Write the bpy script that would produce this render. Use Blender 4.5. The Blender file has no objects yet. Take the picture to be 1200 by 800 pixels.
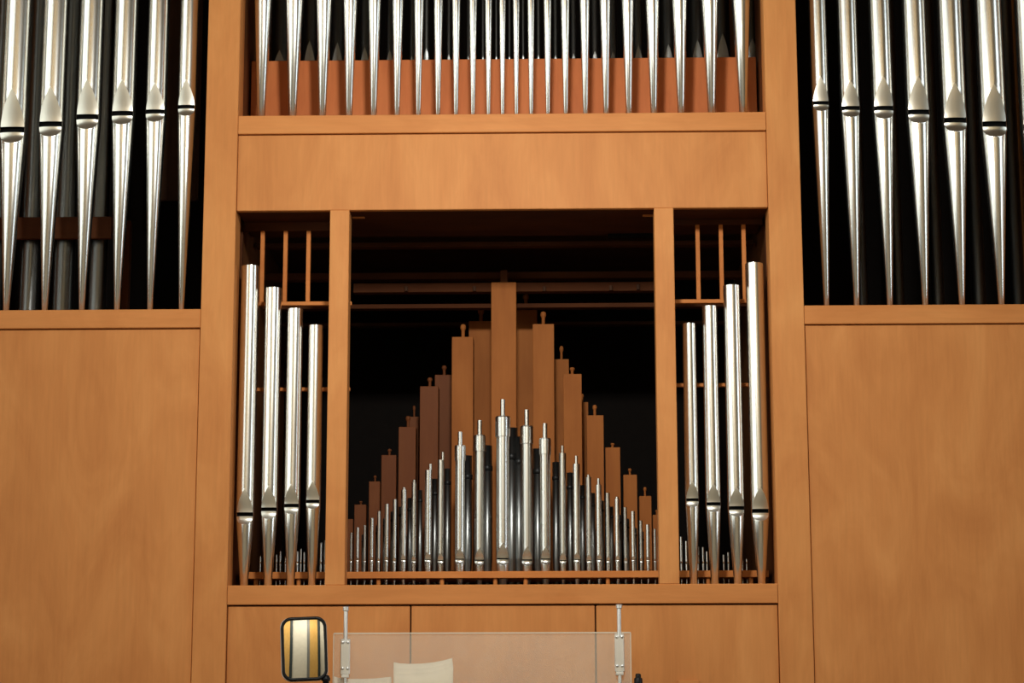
import bpy, math, random
from mathutils import Vector, Matrix

# ------------------------------------------------------------------ camera
F = 2500.0                                   # focal length in pixels of the 1200x800 frame
CAM = Vector((0.158, -6.41, 1.55))
YAW, PITCH, ROLL = (math.radians(a) for a in (-1.128, 10.856, -0.111))
fw = Vector((math.sin(YAW)*math.cos(PITCH), math.cos(YAW)*math.cos(PITCH), math.sin(PITCH)))
rt = fw.cross(Vector((0, 0, 1))).normalized()
up = rt.cross(fw)
rt, up = rt*math.cos(ROLL)+up*math.sin(ROLL), up*math.cos(ROLL)-rt*math.sin(ROLL)
scene = bpy.context.scene
col = scene.collection
cam = bpy.data.objects.new('camera', bpy.data.cameras.new('camera'))
col.objects.link(cam)
cam.data.sensor_width = 36.0
cam.data.lens = 36.0*F/1200.0
cam.data.clip_end = 100
cam.matrix_world = Matrix((
    (rt.x, up.x, -fw.x, CAM.x), (rt.y, up.y, -fw.y, CAM.y), (rt.z, up.z, -fw.z, CAM.z), (0, 0, 0, 1)))
scene.camera = cam


def at(px, py, Y):
    """the point seen at a photo pixel on the vertical plane y = Y"""
    d = rt*((px-600)/F) + up*((400-py)/F) + fw
    return CAM + d*((Y-CAM.y)/d.y)


def X(px, py, Y): return at(px, py, Y).x
def Z(px, py, Y): return at(px, py, Y).z
def size(npx, Y): return npx*(Y-CAM.y)/F


# ------------------------------------------------------------------ world, lights, exposure
world = bpy.data.worlds.new('world')
scene.world = world
world.use_nodes = True
world.node_tree.nodes['Background'].inputs[0].default_value = (0.9, 0.85, 0.75, 1)
world.node_tree.nodes['Background'].inputs[1].default_value = 0.03
scene.view_settings.view_transform = 'Standard'
scene.view_settings.look = 'None'
scene.view_settings.gamma = 1
scene.view_settings.use_curve_mapping = False
scene.view_settings.exposure = 0.0


def area_light(name, loc, target, sx, sy, energy, colour, spread=180):
    L = bpy.data.lights.new(name, 'AREA')
    L.shape = 'RECTANGLE'
    L.size, L.size_y, L.energy, L.color = sx, sy, energy, colour
    L.spread = math.radians(spread)
    o = bpy.data.objects.new(name, L)
    col.objects.link(o)
    o.location = loc
    o.rotation_euler = (Vector(target)-Vector(loc)).to_track_quat('-Z', 'Y').to_euler()
    return o


# spot lamp hanging in front of the case, just above the picture
LAMP = Vector((0.05, -2.5, 3.86))
area_light('key_lamp', LAMP, (0, 0, 2.75), 0.20, 0.20, 24, (1.0, 1.0, 0.95), 120)
# added warm lights, unseen, that brighten the end wall behind the camera
for xx in (-2.2, 2.2):
    area_light('added_hall_light', (xx, -10.6, 8.0), (xx, -13.0, 3.6), 2.6, 0.8, 165, (1.0, 0.94, 0.82))
# daylight through the tall side windows
for yy in (-2.2, -4.9, -7.6):
    area_light('window_daylight', (-4.45, yy, 4.65), (0, yy, 4.65), 2.0, 5.3, 62, (0.95, 1.0, 0.94))
area_light('window_daylight', (4.45, -2.2, 3.3), (0, -2.2, 3.3), 1.3, 3.9, 44, (0.82, 0.93, 1.0))


# ------------------------------------------------------------------ materials
def nodes_of(name):
    m = bpy.data.materials.new(name)
    m.use_nodes = True
    nt = m.node_tree
    return m, nt, nt.nodes['Principled BSDF']


def lin(r, g, b):
    f = lambda c: (c/255/12.92 if c/255 <= .04045 else ((c/255+.055)/1.055)**2.4)
    return (f(r), f(g), f(b), 1)


def coords(nt, scale, jitter=True):
    tc = nt.nodes.new('ShaderNodeTexCoord')
    mp = nt.nodes.new('ShaderNodeMapping')
    mp.inputs['Scale'].default_value = scale
    src = tc.outputs['Object']
    if jitter:
        oi = nt.nodes.new('ShaderNodeObjectInfo')
        mul = nt.nodes.new('ShaderNodeMath')
        mul.operation = 'MULTIPLY'
        mul.inputs[1].default_value = 7.3
        nt.links.new(oi.outputs['Random'], mul.inputs[0])
        add = nt.nodes.new('ShaderNodeVectorMath')
        add.operation = 'ADD'
        nt.links.new(src, add.inputs[0])
        nt.links.new(mul.outputs[0], add.inputs[1])
        src = add.outputs[0]
    nt.links.new(src, mp.inputs['Vector'])
    return mp.outputs['Vector']


def noise(nt, vec, scale, detail=4, rough=.55, dist=0.0):
    n = nt.nodes.new('ShaderNodeTexNoise')
    n.inputs['Scale'].default_value = scale
    n.inputs['Detail'].default_value = detail
    n.inputs['Roughness'].default_value = rough
    n.inputs['Distortion'].default_value = dist
    nt.links.new(vec, n.inputs['Vector'])
    return n.outputs['Fac']


def ramp(nt, fac, stops):
    r = nt.nodes.new('ShaderNodeValToRGB')
    el = r.color_ramp.elements
    while len(el) < len(stops):
        el.new(.5)
    for e, (p, c) in zip(el, stops):
        e.position, e.color = p, c
    nt.links.new(fac, r.inputs[0])
    return r.outputs['Color']


def mixc(nt, a, b, fac, mode='MIX'):
    m = nt.nodes.new('ShaderNodeMix')
    m.data_type = 'RGBA'
    m.blend_type = mode
    for sock, v in ((m.inputs[6], a), (m.inputs[7], b), (m.inputs[0], fac)):
        if hasattr(v, 'links'):
            nt.links.new(v, sock)
        else:
            sock.default_value = v
    return m.outputs[2]


def wood(name, dark, mid, light, grain='z', rough=.55):
    m, nt, p = nodes_of(name)
    g = {'z': (1, 1, .07), 'x': (.07, 1, 1), 'y': (1, .07, 1)}[grain]
    g2 = {'z': (1, 1, .35), 'x': (.35, 1, 1), 'y': (1, .35, 1)}[grain]
    v = coords(nt, g)
    fine = noise(nt, v, 90, 6, .62, .3)
    broad = noise(nt, coords(nt, g2), 5.5, 4, .6, 1.2)
    c1 = ramp(nt, broad, [(.30, dark), (.52, mid), (.74, light)])
    c2 = ramp(nt, fine, [(.30, (.86, .83, .79, 1)), (.70, (1.05, 1.04, 1.03, 1))])
    c = mixc(nt, c1, c2, .5, 'MULTIPLY')
    nt.links.new(c, p.inputs['Base Color'])
    p.inputs['Roughness'].default_value = rough
    p.inputs['Specular IOR Level'].default_value = .16
    b = nt.nodes.new('ShaderNodeBump')
    b.inputs['Strength'].default_value = .06
    b.inputs['Distance'].default_value = .002
    nt.links.new(fine, b.inputs['Height'])
    nt.links.new(b.outputs[0], p.inputs['Normal'])
    return m


def metal(name, c0, c1, r0, r1, streak=(1, 1, .05), scale=40):
    m, nt, p = nodes_of(name)
    n = noise(nt, coords(nt, streak), scale, 5, .6)
    n2 = noise(nt, coords(nt, (1, 1, .5)), 6, 2, .5)
    nt.links.new(ramp(nt, n, [(.35, c0), (.65, c1)]), p.inputs['Base Color'])
    mr = nt.nodes.new('ShaderNodeMapRange')
    mr.inputs[1].default_value, mr.inputs[2].default_value = .35, .65
    mr.inputs[3].default_value, mr.inputs[4].default_value = r0, r1
    nt.links.new(n2, mr.inputs[0])
    nt.links.new(mr.outputs[0], p.inputs['Roughness'])
    p.inputs['Metallic'].default_value = 1
    return m


def plain(name, c, rough=.5, metallic=0.0, spec=.5, scale=30, amount=.12):
    m, nt, p = nodes_of(name)
    n = noise(nt, coords(nt, (1, 1, 1)), scale, 4)
    lo = tuple(x*(1-amount) for x in c[:3])+(1,)
    hi = tuple(min(1, x*(1+amount)) for x in c[:3])+(1,)
    nt.links.new(ramp(nt, n, [(.3, lo), (.7, hi)]), p.inputs['Base Color'])
    p.inputs['Roughness'].default_value = rough
    p.inputs['Metallic'].default_value = metallic
    p.inputs['Specular IOR Level'].default_value = spec
    return m


M = {}
M['wood_v'] = wood('honey_wood_upright', lin(197, 126, 69), lin(207, 137, 77), lin(215, 147, 85), 'z')
M['wood_h'] = wood('honey_wood_lengthwise', lin(197, 125, 67), lin(207, 135, 75), lin(214, 144, 82), 'x')
M['wood_panel'] = wood('veneer_panel', lin(193, 123, 67), lin(204, 134, 75), lin(214, 145, 84), 'z', .55)
M['wood_red'] = wood('reddish_board', lin(192, 106, 58), lin(204, 116, 64), lin(212, 125, 71), 'z')
M['wood_rack'] = wood('rack_board_wood', lin(196, 116, 56), lin(205, 126, 64), lin(214, 136, 72), 'x')
M['wood_pipe'] = wood('wood_pipe_pine', lin(150, 88, 42), lin(160, 96, 46), lin(168, 103, 51), 'z', .7)
M['wood_pipe_dark'] = wood('wood_pipe_darker_brown', lin(104, 56, 29), lin(114, 64, 33), lin(122, 71, 38), 'z', .6)  # darker brown for most wooden pipes on the mirror side
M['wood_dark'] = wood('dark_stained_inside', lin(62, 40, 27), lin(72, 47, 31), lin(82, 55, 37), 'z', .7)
M['wood_dark_h'] = wood('shade_dark_beam_wood', lin(68, 35, 16), lin(78, 42, 20), lin(86, 48, 24), 'x', .85)  # shade on the beams and soffit worked into the wood colour
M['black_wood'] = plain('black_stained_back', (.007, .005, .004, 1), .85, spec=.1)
M['tin'] = metal('burnished_tin', (.855, .845, .795, 1), (.875, .865, .815, 1), .22, .25, (1, 1, .2), 6)
M['tin_lip'] = metal('flattened_tin_lip', (.77, .75, .665, 1), (.80, .78, .695, 1), .32, .38)
M['spotted'] = metal('spotted_pipe_metal', (.75, .75, .71, 1), (.78, .78, .74, 1), .25, .29, (1, 1, .3), 20)
M['zinc'] = metal('shade_dark_zinc', (.17, .175, .17, 1), (.21, .215, .21, 1), .32, .36, (1, 1, .05), 20)  # zinc colour darkened to stand in for shade inside the case
M['shaded_metal'] = metal('shade_dark_pipe_metal', (.06, .06, .058, 1), (.085, .085, .08, 1), .42, .5, (1, 1, .05), 20)  # pipe metal painted near black for the shade behind boards and fronts
M['slit'] = plain('mouth_shadow_black', (.006, .006, .006, 1), .9, spec=.1)
M['black_plastic'] = plain('black_plastic', (.008, .008, .008, 1), .4, spec=.22)
M['white_plastic'] = plain('white_plastic', (.75, .74, .72, 1), .35)
M['chrome'] = metal('polished_steel', (.88, .88, .85, 1), (.92, .92, .90, 1), .45, .5, (1, 1, 1), 20)
M['alu'] = metal('brushed_aluminium', (.82, .81, .76, 1), (.88, .87, .82, 1), .42, .5, (1, 1, .1), 120)
M['mirror'] = metal('mirror_glass', (.90, .90, .88, 1), (.92, .92, .90, 1), .01, .015, (1, 1, 1), 5)
M['paper'] = plain('music_paper', lin(247, 240, 226), .8, spec=.2, amount=.03)
M['plaster'] = plain('cream_plaster', lin(228, 222, 202), .85, spec=.2, scale=3, amount=.04)
M['side_wall'] = plain('clay_plaster', lin(138, 126, 104), .85, spec=.2, scale=3, amount=.05)
M['floor'] = plain('pale_stone_floor', lin(170, 162, 145), .45, spec=.3, scale=4, amount=.08)
M['wood_mid'] = wood('brown_side_board', lin(100, 60, 32), lin(110, 67, 37), lin(118, 74, 42), 'z', .6)
M['ceiling'] = wood('ceiling_boards', lin(104, 76, 48), lin(112, 83, 53), lin(120, 90, 59), 'y', .6)
M['ochre'] = wood('ochre_wood_panelling', lin(216, 170, 92), lin(224, 178, 100), lin(230, 186, 108), 'z', .5)
M['slate'] = plain('dark_grey_paint', (.03, .045, .045, 1), .5)
M['grey'] = plain('mid_grey_paint', (.22, .22, .20, 1), .5)


def acrylic(name, lo, hi):
    m, nt, p = nodes_of(name)
    out = nt.nodes['Material Output']
    p.inputs['Base Color'].default_value = lin(240, 232, 212)
    p.inputs['Roughness'].default_value = .12
    tr = nt.nodes.new('ShaderNodeBsdfTransparent')
    tr.inputs[0].default_value = (1, .99, .97, 1)
    mx = nt.nodes.new('ShaderNodeMixShader')
    n = noise(nt, coords(nt, (1, 1, 1)), 25, 4)
    mr = nt.nodes.new('ShaderNodeMapRange')
    mr.inputs[3].default_value, mr.inputs[4].default_value = lo, hi
    nt.links.new(n, mr.inputs[0])
    nt.links.new(mr.outputs[0], mx.inputs[0])
    nt.links.new(tr.outputs[0], mx.inputs[1])
    nt.links.new(p.outputs[0], mx.inputs[2])
    nt.links.new(mx.outputs[0], out.inputs['Surface'])
    return m


M['acrylic'] = acrylic('hazy_acrylic', .17, .25)
M['acrylic_edge'] = acrylic('frosted_acrylic_edge', .6, .7)
pane_m, _nt, _p = nodes_of('window_daylight_glass')
_p.inputs['Base Color'].default_value = (.7, .75, .75, 1)
_p.inputs['Roughness'].default_value = .2
M['pane'] = pane_m


# ------------------------------------------------------------------ mesh helpers
class MB:
    """collects vertices and faces, then links them as one mesh object"""
    def __init__(self): self.v, self.f, self.s = [], [], []

    def add(self, vs, fs, smooth=False):
        o = len(self.v)
        self.v += [tuple(v) for v in vs]
        self.f += [tuple(i+o for i in f) for f in fs]
        self.s += [smooth]*len(fs)
        return self

    def box(self, x0, x1, y0, y1, z0, z1, b=0.0):
        if b <= 0:
            vs = [(x, y, z) for x in (x0, x1) for y in (y0, y1) for z in (z0, z1)]
            fs = [(0, 1, 3, 2), (4, 6, 7, 5), (0, 4, 5, 1), (2, 3, 7, 6), (0, 2, 6, 4), (1, 5, 7, 3)]
            return self.add(vs, fs)
        # chamfered box: three vertices at each corner
        vs, idx = [], {}
        for i, x in enumerate((x0, x1)):
            for j, y in enumerate((y0, y1)):
                for k, z in enumerate((z0, z1)):
                    sx, sy, sz = (1, -1)[i], (1, -1)[j], (1, -1)[k]
                    for a in range(3):
                        idx[i, j, k, a] = len(vs)
                        vs.append((x+(0 if a == 0 else sx*b), y+(0 if a == 1 else sy*b), z+(0 if a == 2 else sz*b)))
        fs = []
        for s in (0, 1):
            q = [(0, 0), (0, 1), (1, 1), (1, 0)]
            fl = q if s == 0 else q[::-1]
            fs.append([idx[s, j, k, 0] for j, k in fl])
            fs.append([idx[i, s, k, 1] for i, k in fl[::-1]])
            fs.append([idx[i, j, s, 2] for i, j in fl])
        for s in (0, 1):
            for t in (0, 1):
                fs.append([idx[s, t, 0, 0], idx[s, t, 1, 0], idx[s, t, 1, 1], idx[s, t, 0, 1]])
                fs.append([idx[s, 0, t, 0], idx[s, 1, t, 0], idx[s, 1, t, 2], idx[s, 0, t, 2]])
                fs.append([idx[0, s, t, 1], idx[1, s, t, 1], idx[1, s, t, 2], idx[0, s, t, 2]])
        for i in (0, 1):
            for j in (0, 1):
                for k in (0, 1):
                    fs.append([idx[i, j, k, 0], idx[i, j, k, 1], idx[i, j, k, 2]])
        return self.add(vs, fs)

    def lathe(self, prof, n=24, cx=0, cy=0, smooth=True, cap=True):
        vs, fs = [], []
        for r, z in prof:
            for i in range(n):
                a = 2*math.pi*i/n
                vs.append((cx+r*math.sin(a), cy-r*math.cos(a), z))
        for k in range(len(prof)-1):
            for i in range(n):
                j = (i+1) % n
                fs.append((k*n+i, k*n+j, (k+1)*n+j, (k+1)*n+i))
        self.add(vs, fs, smooth)
        if cap:
            # the end discs get vertices of their own so that the tube stays smoothly shaded
            self.add(vs[:n], [tuple(range(n))[::-1]])
            self.add(vs[-n:], [tuple(range(n))])
        return self

    def turned(self, prof, n=24, cx=0, cy=0):
        for a, b in zip(prof, prof[1:]):
            self.lathe([a, b], n, cx, cy, cap=False)
        return self

    def build(self, name, mat, parent=None, loc=(0, 0, 0), fix=True):
        me = bpy.data.meshes.new(name)
        me.from_pydata(self.v, [], self.f)
        me.polygons.foreach_set('use_smooth', self.s)
        if fix:
            import bmesh
            bm = bmesh.new()
            bm.from_mesh(me)
            bmesh.ops.recalc_face_normals(bm, faces=bm.faces)
            bm.to_mesh(me)
            bm.free()
        me.materials.append(M[mat])
        me.update()
        o = bpy.data.objects.new(name, me)
        col.objects.link(o)
        o.location = loc
        if parent is not None:
            o.parent = parent
        return o


def tag(o, label=None, cat=None, group=None, kind=None):
    for k, v in (('label', label), ('category', cat), ('group', group), ('kind', kind)):
        if v:
            o[k] = v
    return o


def thing(name, loc, label, cat, group=None):
    o = bpy.data.objects.new(name, None)
    o.empty_display_size = .05
    col.objects.link(o)
    o.location = loc
    return tag(o, label, cat, group)


ORD = ['zeroth', 'first', 'second', 'third', 'fourth', 'fifth', 'sixth', 'seventh', 'eighth', 'ninth', 'tenth',
       'eleventh', 'twelfth', 'thirteenth', 'fourteenth', 'fifteenth', 'sixteenth', 'seventeenth', 'eighteenth',
       'nineteenth', 'twentieth', 'twenty-first', 'twenty-second', 'twenty-third', 'twenty-fourth']

# ------------------------------------------------------------------ the room (nave) around the organ
RX, RY0, RY1, RZ = 4.6, -13.0, 1.62, 8.6


def struct(name, mb, mat, label, cat):
    return tag(mb.build(name, mat), label, cat, None, 'structure')


struct('floor', MB().box(-RX-.2, RX+.2, RY0-.2, RY1+.2, -.15, 0), 'floor', 'pale stone floor of the hall', 'floor')
struct('ceiling', MB().box(-RX-.2, RX+.2, RY0-.2, RY1+.2, RZ, RZ+.15), 'ceiling', 'brown boarded ceiling of the hall', 'ceiling')
struct('wall_back', MB().box(-RX-.2, RX+.2, RY1, RY1+.2, 0, RZ), 'plaster', 'cream plaster wall behind the organ case', 'wall')
WZ = {-1: (1.9, 7.4), 1: (1.25, 5.35)}
WINS = {-1: (-2.2, -4.9, -7.6), 1: (-2.2,)}
for sgn, nm in ((-1, 'wall_left'), (1, 'wall_right')):
    mb = MB()
    xi, xo = sgn*RX, sgn*(RX+.2)
    x0, x1 = min(xi, xo), max(xi, xo)
    hw = 1.05 if sgn < 0 else .7
    wz0, wz1 = WZ[sgn]
    mb.box(x0, x1, RY0, RY1, 0, wz0).box(x0, x1, RY0, RY1, wz1, RZ)
    edges = [RY0] + [e for y in sorted(WINS[sgn]) for e in (y-hw, y+hw)] + [RY1]
    for a, b in zip(edges[0::2], edges[1::2]):
        mb.box(x0, x1, a, b, wz0, wz1)
    struct(nm, mb, 'side_wall', 'clay-coloured side wall with windows, ' + ('mirror side' if sgn < 0 else 'side away from mirror'), 'wall')
wn = 0
for sgn in (-1, 1):
    hw = 1.05 if sgn < 0 else .7
    wh = WZ[sgn][1]-WZ[sgn][0]
    for y in WINS[sgn]:
        wn += 1
        w = thing('window_%d' % wn, (sgn*(RX+.1), y, WZ[sgn][0]), '%s tall window from the organ in the side wall, %s' % (
            ORD[1+WINS[sgn].index(y)], 'mirror side' if sgn < 0 else 'side away from mirror'), 'window')
        w['kind'] = 'structure'
        MB().box(-.01, .01, -hw, hw, 0, wh).build('pane', 'pane', w)
        fr = MB()
        for t in (-hw+.03, 0, hw-.03):
            fr.box(-.03, .03, t-.03, t+.03, 0, wh)
        for t in (.03, wh/3, wh*2/3, wh-.03):
            fr.box(-.03, .03, -hw, hw, t-.03, t+.03)
        fr.build('window_frame', 'slate', w)
# far end of the hall: cream wall with tall ochre wood pilasters edged in dark slate
fw_wall = struct('wall_front', MB().box(-RX-.2, RX+.2, RY0-.2, RY0, 0, RZ), 'plaster', 'cream end wall with ochre wood strips facing the organ', 'wall')
for (a, b) in ((-3.7, -2.7), (-.7, .33), (2.5, 3.4)):
    MB().box(a, b, RY0, RY0+.12, 0, RZ).build('pilaster', 'ochre', fw_wall)
    MB().box(a-.28, a, RY0, RY0+.10, 0, RZ).build('edge_strip', 'grey', fw_wall)
    MB().box(b, b+.30, RY0, RY0+.10, 0, RZ).build('edge_strip', 'slate', fw_wall)

# ------------------------------------------------------------------ the organ case
ZS0, ZS1 = 2.829, 2.887        # side tower sills
ZR0, ZR1 = 3.445, 3.504        # rail under the upper pipes
ZT = 3.199                     # underside of the transom
ZL0, ZL1 = 1.981, 2.039        # rail under the lower opening
P1, P0 = .926, .825            # main posts
Q1, Q0 = .532, .472            # inner posts
XO = 1.80                      # outer width of the side towers
TOP = 4.75
case = thing('organ_case', (0, 0, 0), 'honey-coloured wooden organ case with posts, rails and plain panels', 'organ case')
B = .0018


def cbox(name, mat, x0, x1, y0, y1, z0, z1, b=B, parent=None):
    return MB().box(min(x0, x1), max(x0, x1), y0, y1, z0, z1, b).build(name, mat, parent or case)


for s in (-1, 1):
    cbox('post', 'wood_v', s*P0, s*P1, 0, .10, 0, TOP)
    cbox('post', 'wood_v', s*XO, s*(XO+.1), 0, .10, 0, TOP)
    cbox('inner_post', 'wood_v', s*Q0, s*Q1, .004, .075, ZL1, ZT-.0005)
    cbox('tower_sill', 'wood_h', s*(P1+.0008), s*XO, .001, .30, ZS0, ZS1)
    cbox('tower_panel', 'wood_panel', s*(P1+.0022), s*(XO-.002), .010, .034, .1, ZS0-.003)
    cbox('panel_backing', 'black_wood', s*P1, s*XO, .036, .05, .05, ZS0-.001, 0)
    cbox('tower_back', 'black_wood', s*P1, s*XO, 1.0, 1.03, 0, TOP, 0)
    cbox('case_side', 'wood_v', s*XO, s*(XO+.04), .1, 1.3, 0, TOP)
    cbox('tower_divider', 'black_wood', s*(P1-.015), s*P1, .101, 1.3, 0, TOP, 0)
    cbox('bay_divider', 'wood_mid', s*(P0+.005), s*(P0+.03), .101, 1.3, 0, TOP, 0)
    cbox('tower_cornice', 'wood_h', s*P1, s*XO, .001, .12, TOP-.15, TOP)
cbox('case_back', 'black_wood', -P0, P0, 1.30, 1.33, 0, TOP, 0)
cbox('upper_sill', 'wood_h', -P0+.0008, P0-.0008, .001, .14, ZR0, ZR1)
cbox('transom_board', 'wood_panel', -P0+.001, P0-.001, .008, .03, ZT, ZR0-.003)
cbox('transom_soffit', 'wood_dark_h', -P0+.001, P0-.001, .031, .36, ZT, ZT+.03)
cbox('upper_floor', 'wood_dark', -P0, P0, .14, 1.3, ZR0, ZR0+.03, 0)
YBB = .25
zb = Z(590, 69, YBB)
cbox('upper_backboard', 'wood_red', -P0+.002, P0-.002, YBB, YBB+.02, ZR0+.031, zb)
cbox('upper_cornice', 'wood_h', -P0, P0, .001, .12, TOP-.15, TOP)
cbox('lower_sill', 'wood_h', -P0+.0008, P0-.0008, .001, .11, ZL0, ZL1)
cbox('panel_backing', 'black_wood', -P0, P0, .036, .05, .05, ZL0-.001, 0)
g1, g2 = X(481, 725, 0), X(698, 725, 0)
for a, b in ((-P0+.002, g1-.0022), (g1+.0022, g2-.0022), (g2+.0022, P0-.002)):
    cbox('lower_panel', 'wood_panel', a, b, .010, .034, .1, ZL0-.004)
# small framed plate low on the panel away from the mirror
pc = at(807, 797, 0.0)
cbox('small_plate', 'wood_h', pc.x-.031, pc.x+.031, -.001, .010, pc.z-.09, pc.z, .0015)
# key desk ledge below the picture that carries the music desk and the mirror
cbox('key_desk', 'wood_dark', -.80, .80, -.42, 0, 1.50, 1.56)
cbox('key_desk_body', 'wood_v', -.72, .72, -.34, 0, .0, 1.5)

# inside of the lower opening
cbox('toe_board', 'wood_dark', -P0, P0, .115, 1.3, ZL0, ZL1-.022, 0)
RK0, RK1 = Z(590, 677, .20), Z(590, 669, .20)
rack = cbox('rack_board', 'wood_rack', -P0+.006, P0-.006, .20, .48, RK0, RK1, .001)
for px in (443.5, 518, 580.5, 616, 712.5):
    c = at(px, 680, .215)
    MB().lathe([(.0068, ZL1-.022), (.0068, RK0)], 12, c.x, .215).build('rack_pillar', 'wood_rack', case)
for px in (300, 350, 830, 880):
    c = at(px, 680, .215)
    MB().lathe([(.0068, ZL1-.022), (.0068, RK0)], 12, c.x, .215).build('rack_pillar', 'wood_rack', case)
# beams overhead
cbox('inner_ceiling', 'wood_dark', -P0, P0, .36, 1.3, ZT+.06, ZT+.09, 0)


def beam(y0, y1, Y, mat='wood_dark_h', x0=-P0+.006, x1=P0-.006, dep=.04):
    cbox('beam', mat, x0, x1, Y, Y+dep, Z(590, y1, Y), Z(590, y0, Y), .001)


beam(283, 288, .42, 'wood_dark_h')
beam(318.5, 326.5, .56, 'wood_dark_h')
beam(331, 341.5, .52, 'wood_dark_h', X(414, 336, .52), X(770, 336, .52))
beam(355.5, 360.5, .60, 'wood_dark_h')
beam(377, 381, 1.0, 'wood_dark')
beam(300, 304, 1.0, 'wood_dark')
c0, c1 = X(575.6, 450, .50), X(605.2, 450, .50)
cbox('centre_stile', 'wood_pipe', c0, c1, .50, .535, ZL1-.02, Z(590, 330.5, .5))
kk = at(590.5, 322, .50)
cbox('stile_peg', 'wood_dark_h', kk.x-.012, kk.x+.012, .505, .53, Z(590, 330, .5), Z(590, 316, .5))
for px, y in ((420, 254), (760.5, 251)):
    c = at(px, y, .10)
    cbox('stop_block', 'wood_h', c.x-.02, c.x+.02, .09, .11, c.z-.004, ZT)
# hinge pins on the long beam
for px, y in ((476, 339), (556, 339), (638, 339), (716, 338), (748, 337)):
    c = at(px, y, .515)
    MB().lathe([(.006, c.z-.006), (.006, c.z+.01)], 10, c.x, .515).build('peg', 'wood_dark', case)
# dark trace rod in the corner
a_ = at(712, 276, .34)
cbox('trace_rod', 'black_wood', a_.x, X(771, 272, .34), .335, .35, a_.z-.008, a_.z+.010, .002)

# hanging lattice frames at the top of the two narrow bays
YF = .15
for s, bars, xa, xb, yb in ((-1, (307, 334, 361), 281, 386, 355.5), (1, (818.2, 845.6, 872.3), 795, 899.5, 352.5)):
    ztop = ZT-.0005
    fr = MB()
    za = Z(590, 268.5 if s < 0 else 264.5, YF)
    xa_, xb_ = X(xa, 310, YF), X(xb, 310, YF)
    xmn, xmx = (-P0+.004, -Q0-.004) if s < 0 else (Q0+.004, P0-.004)
    lat = MB().box(xmn, xmx, YF, YF+.018, za, ztop, .001).build('lattice_frame', 'wood_dark_h', case)
    zb0, zb1 = Z((xa+xb)/2, yb+2.2, YF), Z((xa+xb)/2, yb-2.2, YF)
    MB().box(xmn, xmx, YF, YF+.018, zb0, zb1, .001).build('rail', 'wood_rack', lat)
    so = X(281.5 if s < 0 else 899.5, 310, YF)
    MB().box(so-.006, so+.006, YF, YF+.018, zb1, za, .001).build('stile', 'wood_dark_h', lat)
    for bx in bars:
        c = X(bx, 310, YF)
        MB().box(c-.0065, c+.0065, YF+.001, YF+.017, zb1, za, .001).build('bar', 'wood_rack', lat)
    y2 = 454.5 if s < 0 else 452
    cbox('pipe_stay', 'wood_rack', xmn, xmx, .135, .15, Z(590, y2+2, .135), Z(590, y2-2, .135), .001)


# ------------------------------------------------------------------ pipes
def arc_rows(mb, rows, n, smooth=True):
    """rows of (z, r, half opening angle): tube open at the front by that angle"""
    vs, fs = [], []
    for z, r, a in rows:
        for i in range(n+1):
            t = a + (2*math.pi-2*a)*i/n
            vs.append((r*math.sin(t), -r*math.cos(t), z))
    for k in range(len(rows)-1):
        for i in range(n):
            fs.append((k*(n+1)+i, k*(n+1)+i+1, (k+1)*(n+1)+i+1, (k+1)*(n+1)+i))
    mb.add(vs, fs, smooth)


def lip_mesh(rows, n=6, k=.22, proud=0.0):
    """rows of (z, r, half width): flattened patch whose edges lie on the tube"""
    mb = MB()
    vs, fs = [], []
    for z, r, w in rows:
        w = min(w, r*.97)
        ch = math.sqrt(r*r-w*w)
        for i in range(n+1):
            x = -w + 2*w*i/n
            s = math.sqrt(max(r*r-x*x, 0))
            vs.append((x, -(ch*(1-k)+s*k)-proud, z))
    for q in range(len(rows)-1):
        for i in range(n):
            fs.append((q*(n+1)+i, q*(n+1)+i+1, (q+1)*(n+1)+i+1, (q+1)*(n+1)+i))
    mb.add(vs, fs, True)
    if proud:                                # thin edge of the sheet, back to the tube
        edge = [i for i in range(n, -1, -1)] + [q*(n+1) for q in range(1, len(rows))]
        edge = [q*(n+1)+n for q in range(len(rows)-1, 0, -1)] + edge
        ev = [vs[i] for i in edge] + [(vs[i][0], vs[i][1]+proud*1.6, vs[i][2]) for i in edge]
        m = len(edge)
        mb.add(ev, [(i, i+1, m+i+1, m+i) for i in range(m-1)], False)
    return mb


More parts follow.
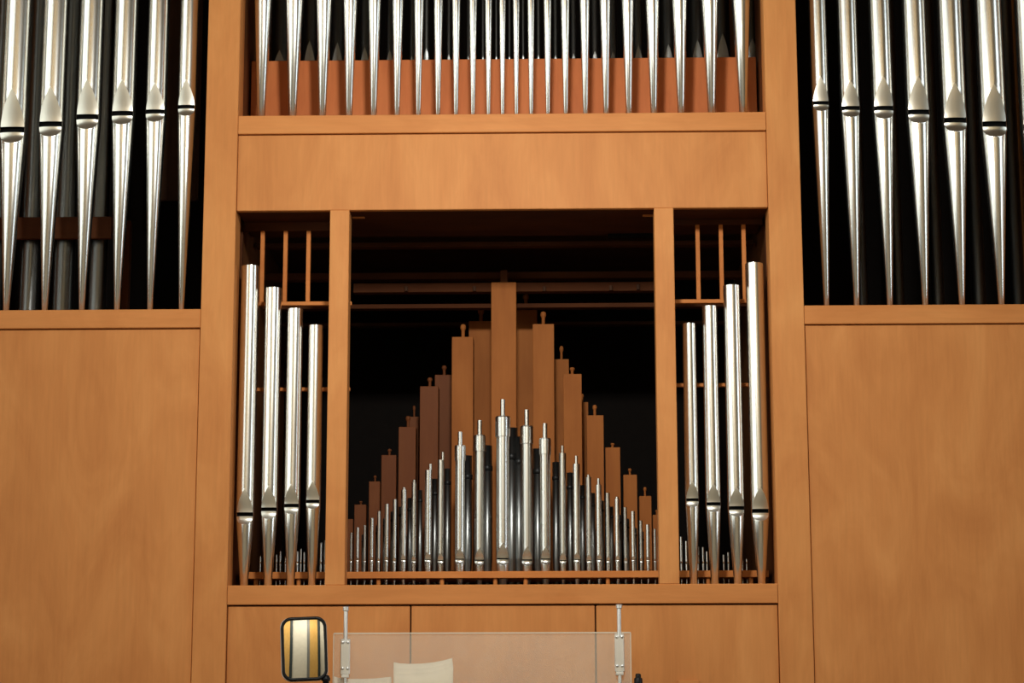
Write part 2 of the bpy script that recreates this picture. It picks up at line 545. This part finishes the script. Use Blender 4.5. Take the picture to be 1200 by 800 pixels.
def pipe(name, loc, label, group, r, rt_, zlip, zslit, zapex, ztop, mat='tin', lipmat='tin_lip', seg=32,
         wfrac=.88, slit=.45, nrow=12, open_top=True, foot_mat=None):
    """flue pipe; loc is the toe, heights are measured from the toe"""
    t = thing(name, loc, label, 'organ pipe', group)
    h = slit*r
    zu = zslit+h
    wm = wfrac*r
    am = math.asin(wfrac)
    # foot (cone) with the lower lip pressed into it
    rf = lambda z: rt_+(r-rt_)*(z/zslit)
    fm = MB()
    fm.lathe([(rt_*.8, 0), (rt_, .002), (rf(zlip), zlip)], seg, cap=False)
    rows, lrows = [], []
    for i in range(nrow+1):
        u = 1-i/nrow
        z = zslit-u*(zslit-zlip)
        w = min(wm*math.sqrt(max(0, 1-u**2.5)), rf(z)*wfrac)
        rows.append((z, rf(z), math.asin(min(.99, w/rf(z)))))
        lrows.append((z, rf(z), max(w, 1e-5)))
    arc_rows(fm, rows, seg)
    fm.build('foot', foot_mat or mat, t, fix=False)
    lip_mesh(lrows, 6, .30, min(.0022, r*.05)).build('lower_lip', lipmat, t, fix=False)
    # body with the upper lip
    bm_ = MB()
    arc_rows(bm_, [(zslit, r, am), (zu, r, am)], seg)
    rows, lrows = [], []
    for i in range(nrow+1):
        u = i/nrow
        z = zu+u*(zapex-zu)
        w = wm*(1-u**1.75)
        rows.append((z, r, math.asin(min(.99, w/r))))
        lrows.append((z, r, max(w, 1e-5)))
    arc_rows(bm_, rows, seg)
    prof = [(r, zapex), (r, ztop)]
    if open_top:
        prof += [(r*.94, ztop), (r*.94, ztop-min(.12, ztop*.2))]
    else:
        prof += [(r*.2, ztop)]
    bm_.lathe(prof[:2], seg, cap=False)
    bm_.lathe(prof[1:3], seg, cap=False, smooth=False)
    if open_top:
        bm_.lathe(prof[2:], seg, cap=False)
    bm_.build('body', mat, t, fix=False)
    lip_mesh(lrows, 6, .22).build('upper_lip', lipmat, t, fix=False)
    # dark mouth opening, recessed
    ch = math.sqrt(r*r-wm*wm)
    d0, d1 = -(ch*.78+r*.22)+.0012, -ch*.35
    ms = MB()
    vs = [(-wm, d1, zslit), (wm, d1, zslit), (wm, d1, zu), (-wm, d1, zu), (-wm, d0*.9, zslit), (wm, d0*.9, zslit), (wm, d0*.9, zu), (-wm, d0*.9, zu)]
    ms.add(vs, [(0, 1, 2, 3), (0, 4, 5, 1), (3, 2, 6, 7), (0, 3, 7, 4), (1, 5, 6, 2)])
    ms.build('mouth', 'slit', t, fix=False)
    return t


# --- display pipes of the side towers: mouth x, toe x, width, lip bottom, slit, apex (pixels)
YP = .075
LT = [(220, 212, 22.5, 135.5, 124.5, 93), (183, 176, 25.5, 142.5, 130, 97), (145, 137, 28.5, 145.5, 132, 93),
      (104, 96, 30, 151, 136, 92.5), (60.5, 53, 31, 159.5, 144.5, 101), (15.7, 8, 33, 167, 151, 103), (-31, -40, 35, 176, 159, 108)]
RT = [(961.7, 968, 21, 130, 120, 89), (996, 1004, 24, 137, 126, 94), (1034.5, 1043, 26, 139, 126, 89),
      (1075.7, 1084, 28.5, 144, 130.5, 89), (1118.5, 1127, 30, 154, 140, 96), (1164.5, 1173, 32, 160, 144.5, 97.5), (1213, 1222, 34, 165, 148, 100)]
for side, rows in (('mirror side', LT), ('side away from mirror', RT)):
    for i, (mx, tx, w, yl, ys, ya) in enumerate(rows):
        ys += .07*w
        x = (X(mx, ys, YP)+X(tx, 360, YP))/2
        zf = YP-size(w, YP)/2
        r = size(w, YP)/2
        pipe('tower_pipe', (x, YP, ZS1), 'tall silver tower pipe, %s from the main post, %s' % (ORD[i+1], side),
             'front pipes of the side towers', r, size(6.4, YP)/2, Z(mx, yl, zf)-ZS1, Z(mx, ys, zf)-ZS1, Z(mx, ya, zf)-ZS1,
             1.55+.02*i, seg=40)

# --- rear rank inside the tower on the mirror side, with its wooden rail
YB = .30
for i, (px, w) in enumerate(((115, 21), (75, 25), (35, 23), (-7, 24))):
    x = X(px, 320, YB)
    r = size(w, YB)/2
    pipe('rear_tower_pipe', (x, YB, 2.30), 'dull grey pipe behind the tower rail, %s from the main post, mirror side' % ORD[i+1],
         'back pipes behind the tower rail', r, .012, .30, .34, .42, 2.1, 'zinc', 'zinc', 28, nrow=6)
z0, z1 = Z(66, 281, .255), Z(66, 255.5, .255)
cbox('pipe_rail', 'wood_dark_h', -XO, X(132, 268, .255), .238, .256, z0, z1)
cbox('chest_post', 'wood_dark_h', X(143, 320, .42), X(151, 320, .42), .42, .45, 2.3, Z(147, 258, .42))
cbox('wind_board', 'wood_dark', X(190, 100, .7), X(236, 100, .7), .70, .72, Z(200, 235, .7), TOP-.2)
cbox('tower_floor', 'black_wood', -XO, -P1, .05, 1.0, 2.25, 2.30, 0)
# faint pipes deep in the other tower
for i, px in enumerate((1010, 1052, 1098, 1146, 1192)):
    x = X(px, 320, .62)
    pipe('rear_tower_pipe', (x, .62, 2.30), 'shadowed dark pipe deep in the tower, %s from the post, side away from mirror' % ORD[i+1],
         'shadowed pipes behind the tower front', size(13+i, .62)/2, .010, .30, .34, .40, 1.9, 'shaded_metal', 'shaded_metal', 24, nrow=6)
cbox('tower_floor', 'black_wood', P1, XO, .05, 1.0, 2.25, 2.30, 0)

# --- pipes above the transom: x at the top edge, toe x, width at the top edge, width at the toe
UP = [(310, 305, 22, 9.6), (345.6, 343, 23, 9.2), (380, 378, 20.6, 8.5), (410.6, 409.2, 18.3, 7.9), (439, 438, 16.6, 7.6), (466.6, 465, 14.8, 6.8),
      (491.5, 489.8, 13, 6.2), (514, 513, 12, 6), (535, 534, 11, 5.6), (555, 553.6, 10.4, 5.2), (573, 571.8, 9.2, 4.8), (589, 588.7, 8.6, 4.6),
      (605.4, 604.7, 8.8, 4.7), (622.7, 622, 9.4, 5), (642, 641.7, 10.4, 5.2), (662.6, 662.6, 11.8, 5.6), (685.4, 685.7, 13, 6.2), (709.4, 710, 14.2, 6.6),
      (735.5, 737, 16, 7.2), (764.6, 766, 18, 7.8), (795.7, 798.5, 20, 8.4), (831.5, 833.8, 22, 9.2), (868, 871, 22.5, 9.6)]
YU = .07
for i, (tx, bx, w1, w0) in enumerate(UP):
    x = (X(tx, 0, YU)+X(bx, 133, YU))/2
    r0 = size(w0, YU)/2
    zz = Z(tx, 0, YU)-ZR1
    slope = (size(w1, YU)/2-r0)/zz
    hm = .40+.10*abs(i-11.5)/11.5
    r = r0+slope*hm
    pipe('upper_pipe', (x, YU, ZR1), 'bright silver pipe on the rail above the transom, %s from the mirror side' % ORD[i+1],
         'row of pipes above the transom', r, r0, hm-.9*r, hm, hm+2.6*r, 1.14-.2*(1-abs(i-11.5)/11.5), 'tin', seg=28, nrow=8)
# their rear rank, in shade behind the red-brown board
REAR = [(329, 24, 62), (363.5, 17, 50), (396, 17, 52), (428, 14, 57), (457, 10, 60), (483, 7, 66), (499.7, 7, 57), (526, 6, 64), (549, 5, 66), (566, 4, 66), (581.6, 4, 66),
        (597, 3.5, 66), (613, 4, 65), (631, 5, 65), (651, 6, 65), (672, 8, 63), (697, 9, 60), (718, 11, 62), (748, 13, 55), (783, 16, 54), (817, 18, 49), (846.5, 19, 42), (881, 22, 48)]
YR = .36
for i, (px, w, ya) in enumerate(REAR):
    x = X(px, 60, YR)
    r = size(w, YR)/2
    za = Z(px, ya, YR)-(ZR0+.03)
    zs = Z(px, ya+min(2.2*w, 40), YR)-(ZR0+.03)
    zs = max(zs, .06)
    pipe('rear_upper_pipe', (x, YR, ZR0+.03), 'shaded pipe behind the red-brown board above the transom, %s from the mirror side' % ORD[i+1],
         'shaded pipes behind the upper board', r, max(.004, r*.4), zs-min(.9*r, .03), zs, za, .5+r*14, 'shaded_metal', 'zinc', 18, nrow=6)

# --- four pipes in each narrow bay: mouth x, toe x, top x, width, top y, apex, slit, lip bottom
YN = .07
LB = [(288, 286.5, 293, 21.5, 310, 572, 603, 614), (316.5, 315, 319, 20, 336, 569, 597, 608), (342.5, 341, 345.3, 19, 360.5, 567, 592.5, 602), (366.8, 366, 370, 17.5, 380, 563, 587.5, 596)]
RB = [(810.7, 812.5, 808.5, 16, 378, 563, 585.5, 594), (836, 837, 832, 18, 357.5, 566, 590.5, 600), (862, 864, 858.5, 20, 333, 570, 595.5, 605), (891, 891.8, 884, 21.5, 307, 570, 599, 610)]
for side, rows in (('on the mirror side', LB), ('away from the mirror', RB[::-1])):
    for i, (mx, bx, tx, w, yt, ya, ys, yl) in enumerate(rows):
        r = size(w, YN)/2
        x = (X(mx, ys, YN)+X(bx, 684, YN)+X(tx, yt, YN))/3
        zf = YN-r
        ys += 1.3
        pipe('bay_pipe', (x, YN, ZL1), 'polished tube pipe in the narrow bay %s, %s tallest of four' % (side, ('', 'second', 'third', 'fourth')[i]) if i else
             'polished tube pipe in the narrow bay %s, tallest of the four' % side,
             'pipes of the narrow side bays', r, size(8.6, YN)/2, Z(mx, yl, zf)-ZL1, Z(mx, ys, zf)-ZL1, Z(mx, ya, zf)-ZL1, Z(tx, yt, zf)-ZL1, seg=40)

# --- chimney flute pipes in the central opening: x, top y, body width, chimney top y (0 = none), cap
CF = [(411.7, 624, 3, 0), (419.2, 618, 3.4, 0), (427.6, 615.4, 3.2, 0), (435.7, 607, 4.2, 0), (444, 599, 3.8, 0), (453, 590.5, 4.8, 0), (462.4, 585, 4.6, 0),
      (473, 574, 6.3, 571), (485, 565, 5.8, 562), (501.7, 551, 8, 543.5), (516.5, 539, 7.8, 529.6), (539, 522.4, 11.4, 506), (562, 510.4, 12.2, 492.5), (589.3, 488.5, 15.5, 468),
      (617.6, 499.6, 13.5, 480), (639.2, 514, 12.2, 496), (659.6, 531, 8.6, 522), (676, 543.7, 8, 534), (690, 559, 6.6, 556), (702, 568, 6.5, 560.5), (712.4, 577.6, 5.2, 0),
      (723.5, 584.5, 5.4, 582), (732.8, 594.4, 4.3, 0), (742, 599, 4.6, 0), (751, 610, 3.8, 0), (759, 614.5, 4.2, 0), (767.3, 619.6, 3.2, 0), (771.6, 628, 2.6, 0)]
ZTB = ZL1-.022
for i, (px, yt, w, yc) in enumerate(CF):
    Y = .25 if i % 2 else .285
    x = X(px, 620, Y)
    r = size(w, Y)/2
    ys = (656.5 if i % 2 else 657.8)-.1*w*.5
    zs = Z(px, ys, Y)-ZTB
    half = 'mirror side' if i < 13 else 'side away from mirror'
    n = 13-i if i < 13 else i-13
    lab = ('tallest small metal pipe with a chimney, at the middle of the central opening' if i == 13 else
           'small metal pipe on the rack board, %s from the tallest, %s' % (ORD[n], half))
    t = pipe('chimney_pipe' if yc else 'small_flue_pipe', (x, Y, ZTB), lab, 'small metal pipes on the rack board', r, r*.42, zs-max(.45*r*2, .004), zs, zs+max(1.9*r*1.3, .006),
             Z(px, yt, Y)-ZTB, 'spotted', 'spotted', 20 if w > 5 else 14, nrow=6, slit=.22, open_top=False)
    zt = Z(px, yt, Y)-ZTB
    if yc:
        if w > 9:
            hc = size(24, Y)*w/15.5
            MB().turned([(r*1.02, zt-hc), (r*1.16, zt-hc+.0005), (r*1.16, zt-.003), (r*1.08, zt+.001), (.001, zt+.002)], 24).build('cap', 'spotted', t)
        rc = max(.0026, size(5.6 if w > 9 else 3.4, Y)/2)
        cx = size(2.2, Y) if 8.4 > w > 7.5 and i < 13 else 0
        MB().turned([(rc, zt), (rc, Z(px, yc, Y)-ZTB), (rc*.5, Z(px, yc, Y)-ZTB)], 14, cx).build('chimney', 'spotted', t)
# second rank standing in shade behind, each with a dark tuning collar
n = 0
for i, (px, yt, w, yc) in enumerate(CF):
    if w < 3.3:
        continue
    n += 1
    Y = .37
    off = (5.2+.32*w) if i < 14 else -(5.2+.32*w)
    x = X(px+off, 620, Y)
    r = size(w*.95, Y)/2
    zt = Z(px, yt+7+.4*w, Y)-ZTB
    half = 'mirror side' if i < 14 else 'side away from mirror'
    t = thing('rear_flue_pipe', (x, Y, ZTB), 'shaded pipe with dark collar behind small metal pipes, %s in rank, %s' % (ORD[n if i < 14 else n-12], half),
              'organ pipe', 'shaded rank behind the small metal pipes')
    MB().lathe([(r*.4, 0), (r, Z(px, 655, Y)-ZTB)], 16, cap=False).build('foot', 'zinc', t)
    zk = zt-max(.02, 4.2*r)
    MB().lathe([(r, Z(px, 655, Y)-ZTB), (r, zt), (r*.3, zt)], 16, cap=False).build('body', 'zinc', t)
    MB().lathe([(r*1.03, zk-r*1.0), (r*1.10, zk-r*.9), (r*1.10, zk), (r*1.03, zk+.001)], 16, cap=False).build('collar', 'black_plastic', t)

# --- tiny treble pipes on the rack board behind the narrow bays
TR = [(305, 652, 2), (324, 650, 2), (328.5, 646, 2), (334.5, 652, 1.8), (348.5, 646, 2.4), (352.5, 643, 2.2), (356.5, 647, 2.2), (376, 636, 2.6), (381, 633, 2.8)]
TL = [(798.5, 629, 2.8), (804.5, 634, 2.8), (818, 640, 2.6), (824, 641, 2.4), (828.5, 646, 2.4), (848, 650, 2.2), (853.5, 647, 2.2), (870, 652, 2), (875, 655, 2)]
for rows, side in ((TR, 'mirror side'), (TL[::-1], 'side away from mirror')):
    for i, (px, yt, w) in enumerate(rows):
        Y = .27
        x = X(px, 650, Y)
        r = size(w, Y)/2
        pipe('treble_pipe', (x, Y, ZTB), 'tiny treble pipe behind the narrow bay, %s from the main post, %s' % (ORD[i+1], side),
             'tiny treble pipes behind the narrow bays', r, r*.45, Z(px, 661, Y)-ZTB, Z(px, 660, Y)-ZTB, Z(px, 657, Y)-ZTB, Z(px, yt, Y)-ZTB, 'spotted', 'spotted', 12, nrow=3, open_top=False)

# --- square wooden pipes with turned stopper handles: x0, x1, top y, handle top y
WF = [(407, 413.5, 608, 0), (415, 428.8, 591, 586), (432, 445, 563.8, 556), (446.5, 464, 533, 524.5), (466.6, 487, 500, 485.5), (491.5, 513.4, 452.4, 440), (529, 554.5, 394.5, 377),
      (624.5, 650, 379.5, 362), (660.5, 682.4, 438, 428), (688, 708, 486.4, 472.5), (710, 727.4, 524, 517.5), (731, 747, 556, 547.5), (749.6, 763.7, 581, 569.5), (765.3, 775, 603, 596.5)]
WR = [(478, 490.6, 488, 474), (509, 530, 439, 426), (549, 577, 376, 357.5), (603, 630, 358.5, 341), (650, 667.4, 420.6, 403.5), (676, 690, 471, 460)]


def knob(t, zt, r, h, mat):
    prof = [(r*.62, zt-.004), (r*.62, zt+h*.55), (r*.75, zt+h*.62), (r, zt+h*.70), (r*1.02, zt+h*.84), (r*.8, zt+h*.96), (r*.3, zt+h)]
    MB().lathe(prof, 16).build('stopper_handle', mat, t)


for rows, Y, nm, rank in ((WF, .56, 'wooden_pipe', 'front'), (WR, .76, 'wooden_pipe', 'rear')):
    nl = sum(1 for q in rows if q[0] < 590)
    for i, (xa, xb, yt, yk) in enumerate(rows):
        xm = (xa+xb)/2
        zt = Z(xm, yt, Y)-ZTB
        xc = X(xm, (yt+640)/2, Y)
        hw = size(xb-xa, Y)/2
        j = nl-i if i < nl else i-nl+1
        half = 'mirror side' if i < nl else 'side away from mirror'
        t = thing(nm, (xc, Y+hw*1.2, ZTB), 'square wooden pipe with stopper handle, %s rank, %s from centre stile, %s' % (rank, ORD[j], half) if yk else
                  'shortest wooden pipe half hidden by the inner post, %s rank, %s' % (rank, half), 'organ pipe',
                  'square wooden pipes of the %s rank' % rank)
        d = hw*1.2
        wm_ = 'wood_pipe_dark' if i < nl and xa < 520 else 'wood_pipe'
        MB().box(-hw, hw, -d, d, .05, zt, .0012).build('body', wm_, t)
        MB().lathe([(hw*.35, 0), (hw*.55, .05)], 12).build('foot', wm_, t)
        MB().box(-hw*1.0, hw*1.0, -d-.008, -d, .05, .11, .001).build('mouth_cap', 'wood_dark_h', t)
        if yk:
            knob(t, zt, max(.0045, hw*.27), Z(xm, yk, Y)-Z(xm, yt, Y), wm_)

# ------------------------------------------------------------------ music desk, mirror, papers
YD = -.24
A, Bp = at(391, 744, YD), at(739, 740, YD)
xa, xb, zt = A.x, Bp.x, (A.z+Bp.z)/2
desk = thing('music_desk', ((xa+xb)/2, YD, 1.56), 'clear acrylic music desk panel held by two metal clamps', 'music desk')
hw = (xb-xa)/2
MB().box(-hw, hw, 0, .006, .0, zt-1.56, .0012).build('acrylic_panel', 'acrylic', desk)
edge_ = MB().box(-hw, hw, -.0004, .0064, zt-1.56, zt-1.56+.0032)
for sx in (-1, 1):
    edge_.box(sx*hw-.0012, sx*hw+.0012, -.0004, .0064, 0, zt-1.56)
edge_.build('polished_edge', 'acrylic_edge', desk)
for px0, px1, pyc, pyr, pyp, pyb in ((399.5, 410.5, 710.5, 715.5, 748.5, 790), (720.3, 731.3, 708, 712.5, 742, 787)):
    pm = (px0+px1)/2
    c = at(pm, 760, YD)
    cx = c.x-desk.location.x
    w = size(px1-px0, YD)/2
    z = lambda y: Z(pm, y, YD)-1.56
    plate = MB().box(cx-w, cx+w, -.010, -.0005, z(pyb), z(pyp), .0015).build('clamp_plate', 'alu', desk)
    for sx in (-.55, .55):
        for yy in (pyp+4, pyb-7):
            sc = MB()
            sc.lathe([(.0042, 0), (.0042, .0015), (.0030, .003), (.0005, .0034)], 12)
            so = sc.build('screw', 'chrome', plate)
            so.location = (cx+sx*w, -.010, z(yy))
            so.rotation_euler = (math.radians(90), 0, 0)
    # slotted block at the lower end
    MB().box(cx-w*.8, cx+w*.8, -.013, -.0005, z(pyb+4), z(pyb)-.0003, .001).build('clamp_block', 'alu', desk)
    rd = size(5, YD)/2
    MB().lathe([(rd, z(pyp)-.01), (rd, z(pyr))], 20, cx, -.005).build('rod', 'chrome', desk)
    MB().turned([(rd, z(pyr)-.002), (rd*1.45, z(pyr)), (rd*1.5, z(pyc)-.002), (rd*1.2, z(pyc)), (rd*.1, z(pyc)+.0003)], 20, cx, -.005).build('rod_cap', 'chrome', desk)
    MB().lathe([(rd*.8, 0.0), (rd*.8, z(pyb+4))], 16, cx, -.007).build('lower_rod', 'alu', desk)


def sheet_stack(name, pts, Y0, label, n, gap, group, bow):
    """loose sheets leaning behind the acrylic; pts = top outline in pixels, left to right"""
    t = thing(name, (at(pts[0][0], 800, Y0).x, Y0, 1.56), label, 'sheet music', group)
    for k in range(n):
        mb = MB()
        cols = 14
        rows_ = 8
        vs, fs = [], []
        for i in range(cols+1):
            u = i/cols
            # interpolate the top outline
            q = u*(len(pts)-1)
            a = min(int(q), len(pts)-2)
            f_ = q-a
            px = pts[a][0]+(pts[a+1][0]-pts[a][0])*f_
            py = pts[a][1]+(pts[a+1][1]-pts[a][1])*f_ + k*gap*(1-.3*u)
            P = at(px, py, Y0)
            for j in range(rows_+1):
                v = j/rows_
                x = P.x-t.location.x + (k*.0015)*v
                z = (P.z-1.56)*v + .001
                y = bow*math.sin(u*math.pi)*v - .0045*k + .03*(1-v)**2*0 + .012*v*v
                vs.append((x, y, z))
        for i in range(cols):
            for j in range(rows_):
                a = i*(rows_+1)+j
                fs.append((a, a+rows_+1, a+rows_+2, a+1))
        mb.add(vs, fs, True)
        o = mb.build('sheet', 'paper', t)
        so = o.modifiers.new('thickness', 'SOLIDIFY')
        so.thickness = .0015
    return t


sheet_stack('sheet_music', [(461, 776), (468, 777.2), (480, 777.8), (495, 777.4), (510, 775.6), (521, 773.4), (530, 771)], -.215,
            'taller bundle of cream music sheets behind the acrylic desk', 3, 6.5, 'music papers on the desk', .010)
sheet_stack('sheet_music', [(391, 792.5), (396, 794.2), (408, 795.5), (425, 795.6), (442, 794.8), (458, 793)], -.195,
            'low cream music sheets behind the clamp on the mirror side', 2, 3.0, 'music papers on the desk', .006)

# rear-view style mirror on a black stalk
YM = -.30
mc = at(356.5, 760, YM)
mw, mh = size(53, YM)/2, size(74, YM)/2
mir = thing('console_mirror', (mc.x+.05, YM+.01, 1.56), 'rounded black-rimmed mirror with pale back, beside the acrylic music desk', 'mirror')


def rrect(hx, hz, rad, n=8, m=10):
    pts = []
    for cx, cz, a0 in ((hx-rad, hz-rad, 0), (-hx+rad, hz-rad, 90), (-hx+rad, -hz+rad, 180), (hx-rad, -hz+rad, 270)):
        for i in range(n+1):
            a = math.radians(a0+90*i/n)
            pts.append((cx+rad*math.cos(a), cz+rad*math.sin(a)))
    out = []                                 # subdivide the straight sides
    for i, p in enumerate(pts):
        q = pts[(i+1) % len(pts)]
        k = m if i % (n+1) == n else 1
        out += [(p[0]+(q[0]-p[0])*j/k, p[1]+(q[1]-p[1])*j/k) for j in range(k)]
    return out


def loft(mb, loops, smooth=True, cap0=False, cap1=False):
    n = len(loops[0])
    vs = [p for L in loops for p in L]
    fs = []
    for k in range(len(loops)-1):
        for i in range(n):
            j = (i+1) % n
            fs.append((k*n+i, k*n+j, (k+1)*n+j, (k+1)*n+i))
    if cap0:
        fs.append(tuple(range(n))[::-1])
    if cap1:
        fs.append(tuple((len(loops)-1)*n+i for i in range(n)))
    mb.add(vs, fs, smooth)


def loop(hx, hz, rad, y): return [(x, y, z) for x, z in rrect(hx, hz, rad)]


rad = mw*.46
t_ = .0085
rimb = MB()
loft(rimb, [loop(mw-t_, mh-t_, rad-t_, -.001), loop(mw-t_, mh-t_, rad-t_, -.006), loop(mw-t_*.5, mh-t_*.5, rad-t_*.5, -.0085), loop(mw, mh, rad, -.005), loop(mw, mh, rad, .004), loop(mw-.004, mh-.004, rad-.003, .006)])
hsb = MB()
loft(hsb, [loop(mw-.001, mh-.001, rad, .004), loop(mw+.0015, mh+.001, rad, .008), loop(mw+.0005, mh, rad, .016), loop(mw*.86, mh*.9, rad*.8, .026), loop(mw*.5, mh*.55, rad*.4, .032)], cap1=True)
glb = MB()
MR = .75                                     # radius of the convex glass
gl = []
for q in [1-.05*i for i in range(20)]+[.01]:
    L_ = loop((mw-t_)*q+.0003, (mh-t_)*q+.0003, max(.0002, (rad-t_)*q), 0)
    gl.append([(x_, -.0085+(x_*x_+z_*z_)/(2*MR), z_) for x_, y_, z_ in L_])
loft(glb, gl, cap1=True)
MIR_ROT = (math.radians(-4), math.radians(-2.6), math.radians(9))
mloc = (mc.x-mir.location.x, mc.y-mir.location.y, mc.z-1.56)
for mb, nm, mt in ((rimb, 'rim', 'black_plastic'), (hsb, 'housing', 'white_plastic'), (glb, 'mirror_glass', 'mirror')):
    o = mb.build(nm, mt, mir)
    o.location = mloc
    o.rotation_euler = MIR_ROT
jt = at(381.5, 793, YM)
MB().lathe([(.009, 0), (.009, jt.z-1.56-.012), (.0125, jt.z-1.56-.010), (.0125, jt.z-1.56-.002), (.010, jt.z-1.56), (.010, jt.z-1.56+.004), (.004, jt.z-1.56+.006)], 18,
           jt.x-mir.location.x, 0).build('stalk', 'black_plastic', mir)
# black holder at the other end of the music desk
kp = at(748, 789, YD)
hold = thing('black_holder', (kp.x, YD+.01, 1.56), 'short black stalk with a stepped knob beside the acrylic desk, away from the mirror', 'stalk')
zk = kp.z-1.56
MB().lathe([(.011, 0), (.0122, zk-.03), (.0122, zk-.014), (.0105, zk-.0115)], 20).build('stem', 'black_plastic', hold)
MB().lathe([(.0082, zk-.0115), (.0082, zk-.004), (.0065, zk), (.002, zk+.0005)], 20).build('knob', 'black_plastic', hold)

# hanging spot lamp (just above the picture) that lights the case
lamp = thing('pendant_spot_lamp', LAMP+Vector((0, -.02, 0)), 'small black spot lamp hanging on a cable in front of the organ', 'lamp')
q = (Vector((0, 0, 3.0))-LAMP).to_track_quat('Z', 'Y')
ho = MB().lathe([(.16, -.02), (.165, -.03), (.14, -.16), (.06, -.24), (.01, -.25)], 24, cap=False).build('shade', 'black_plastic', lamp)
ho.rotation_mode = 'QUATERNION'
ho.rotation_quaternion = q
MB().lathe([(.006, .02), (.006, RZ-LAMP.z)], 8, 0, -.22).build('cable', 'black_plastic', lamp)
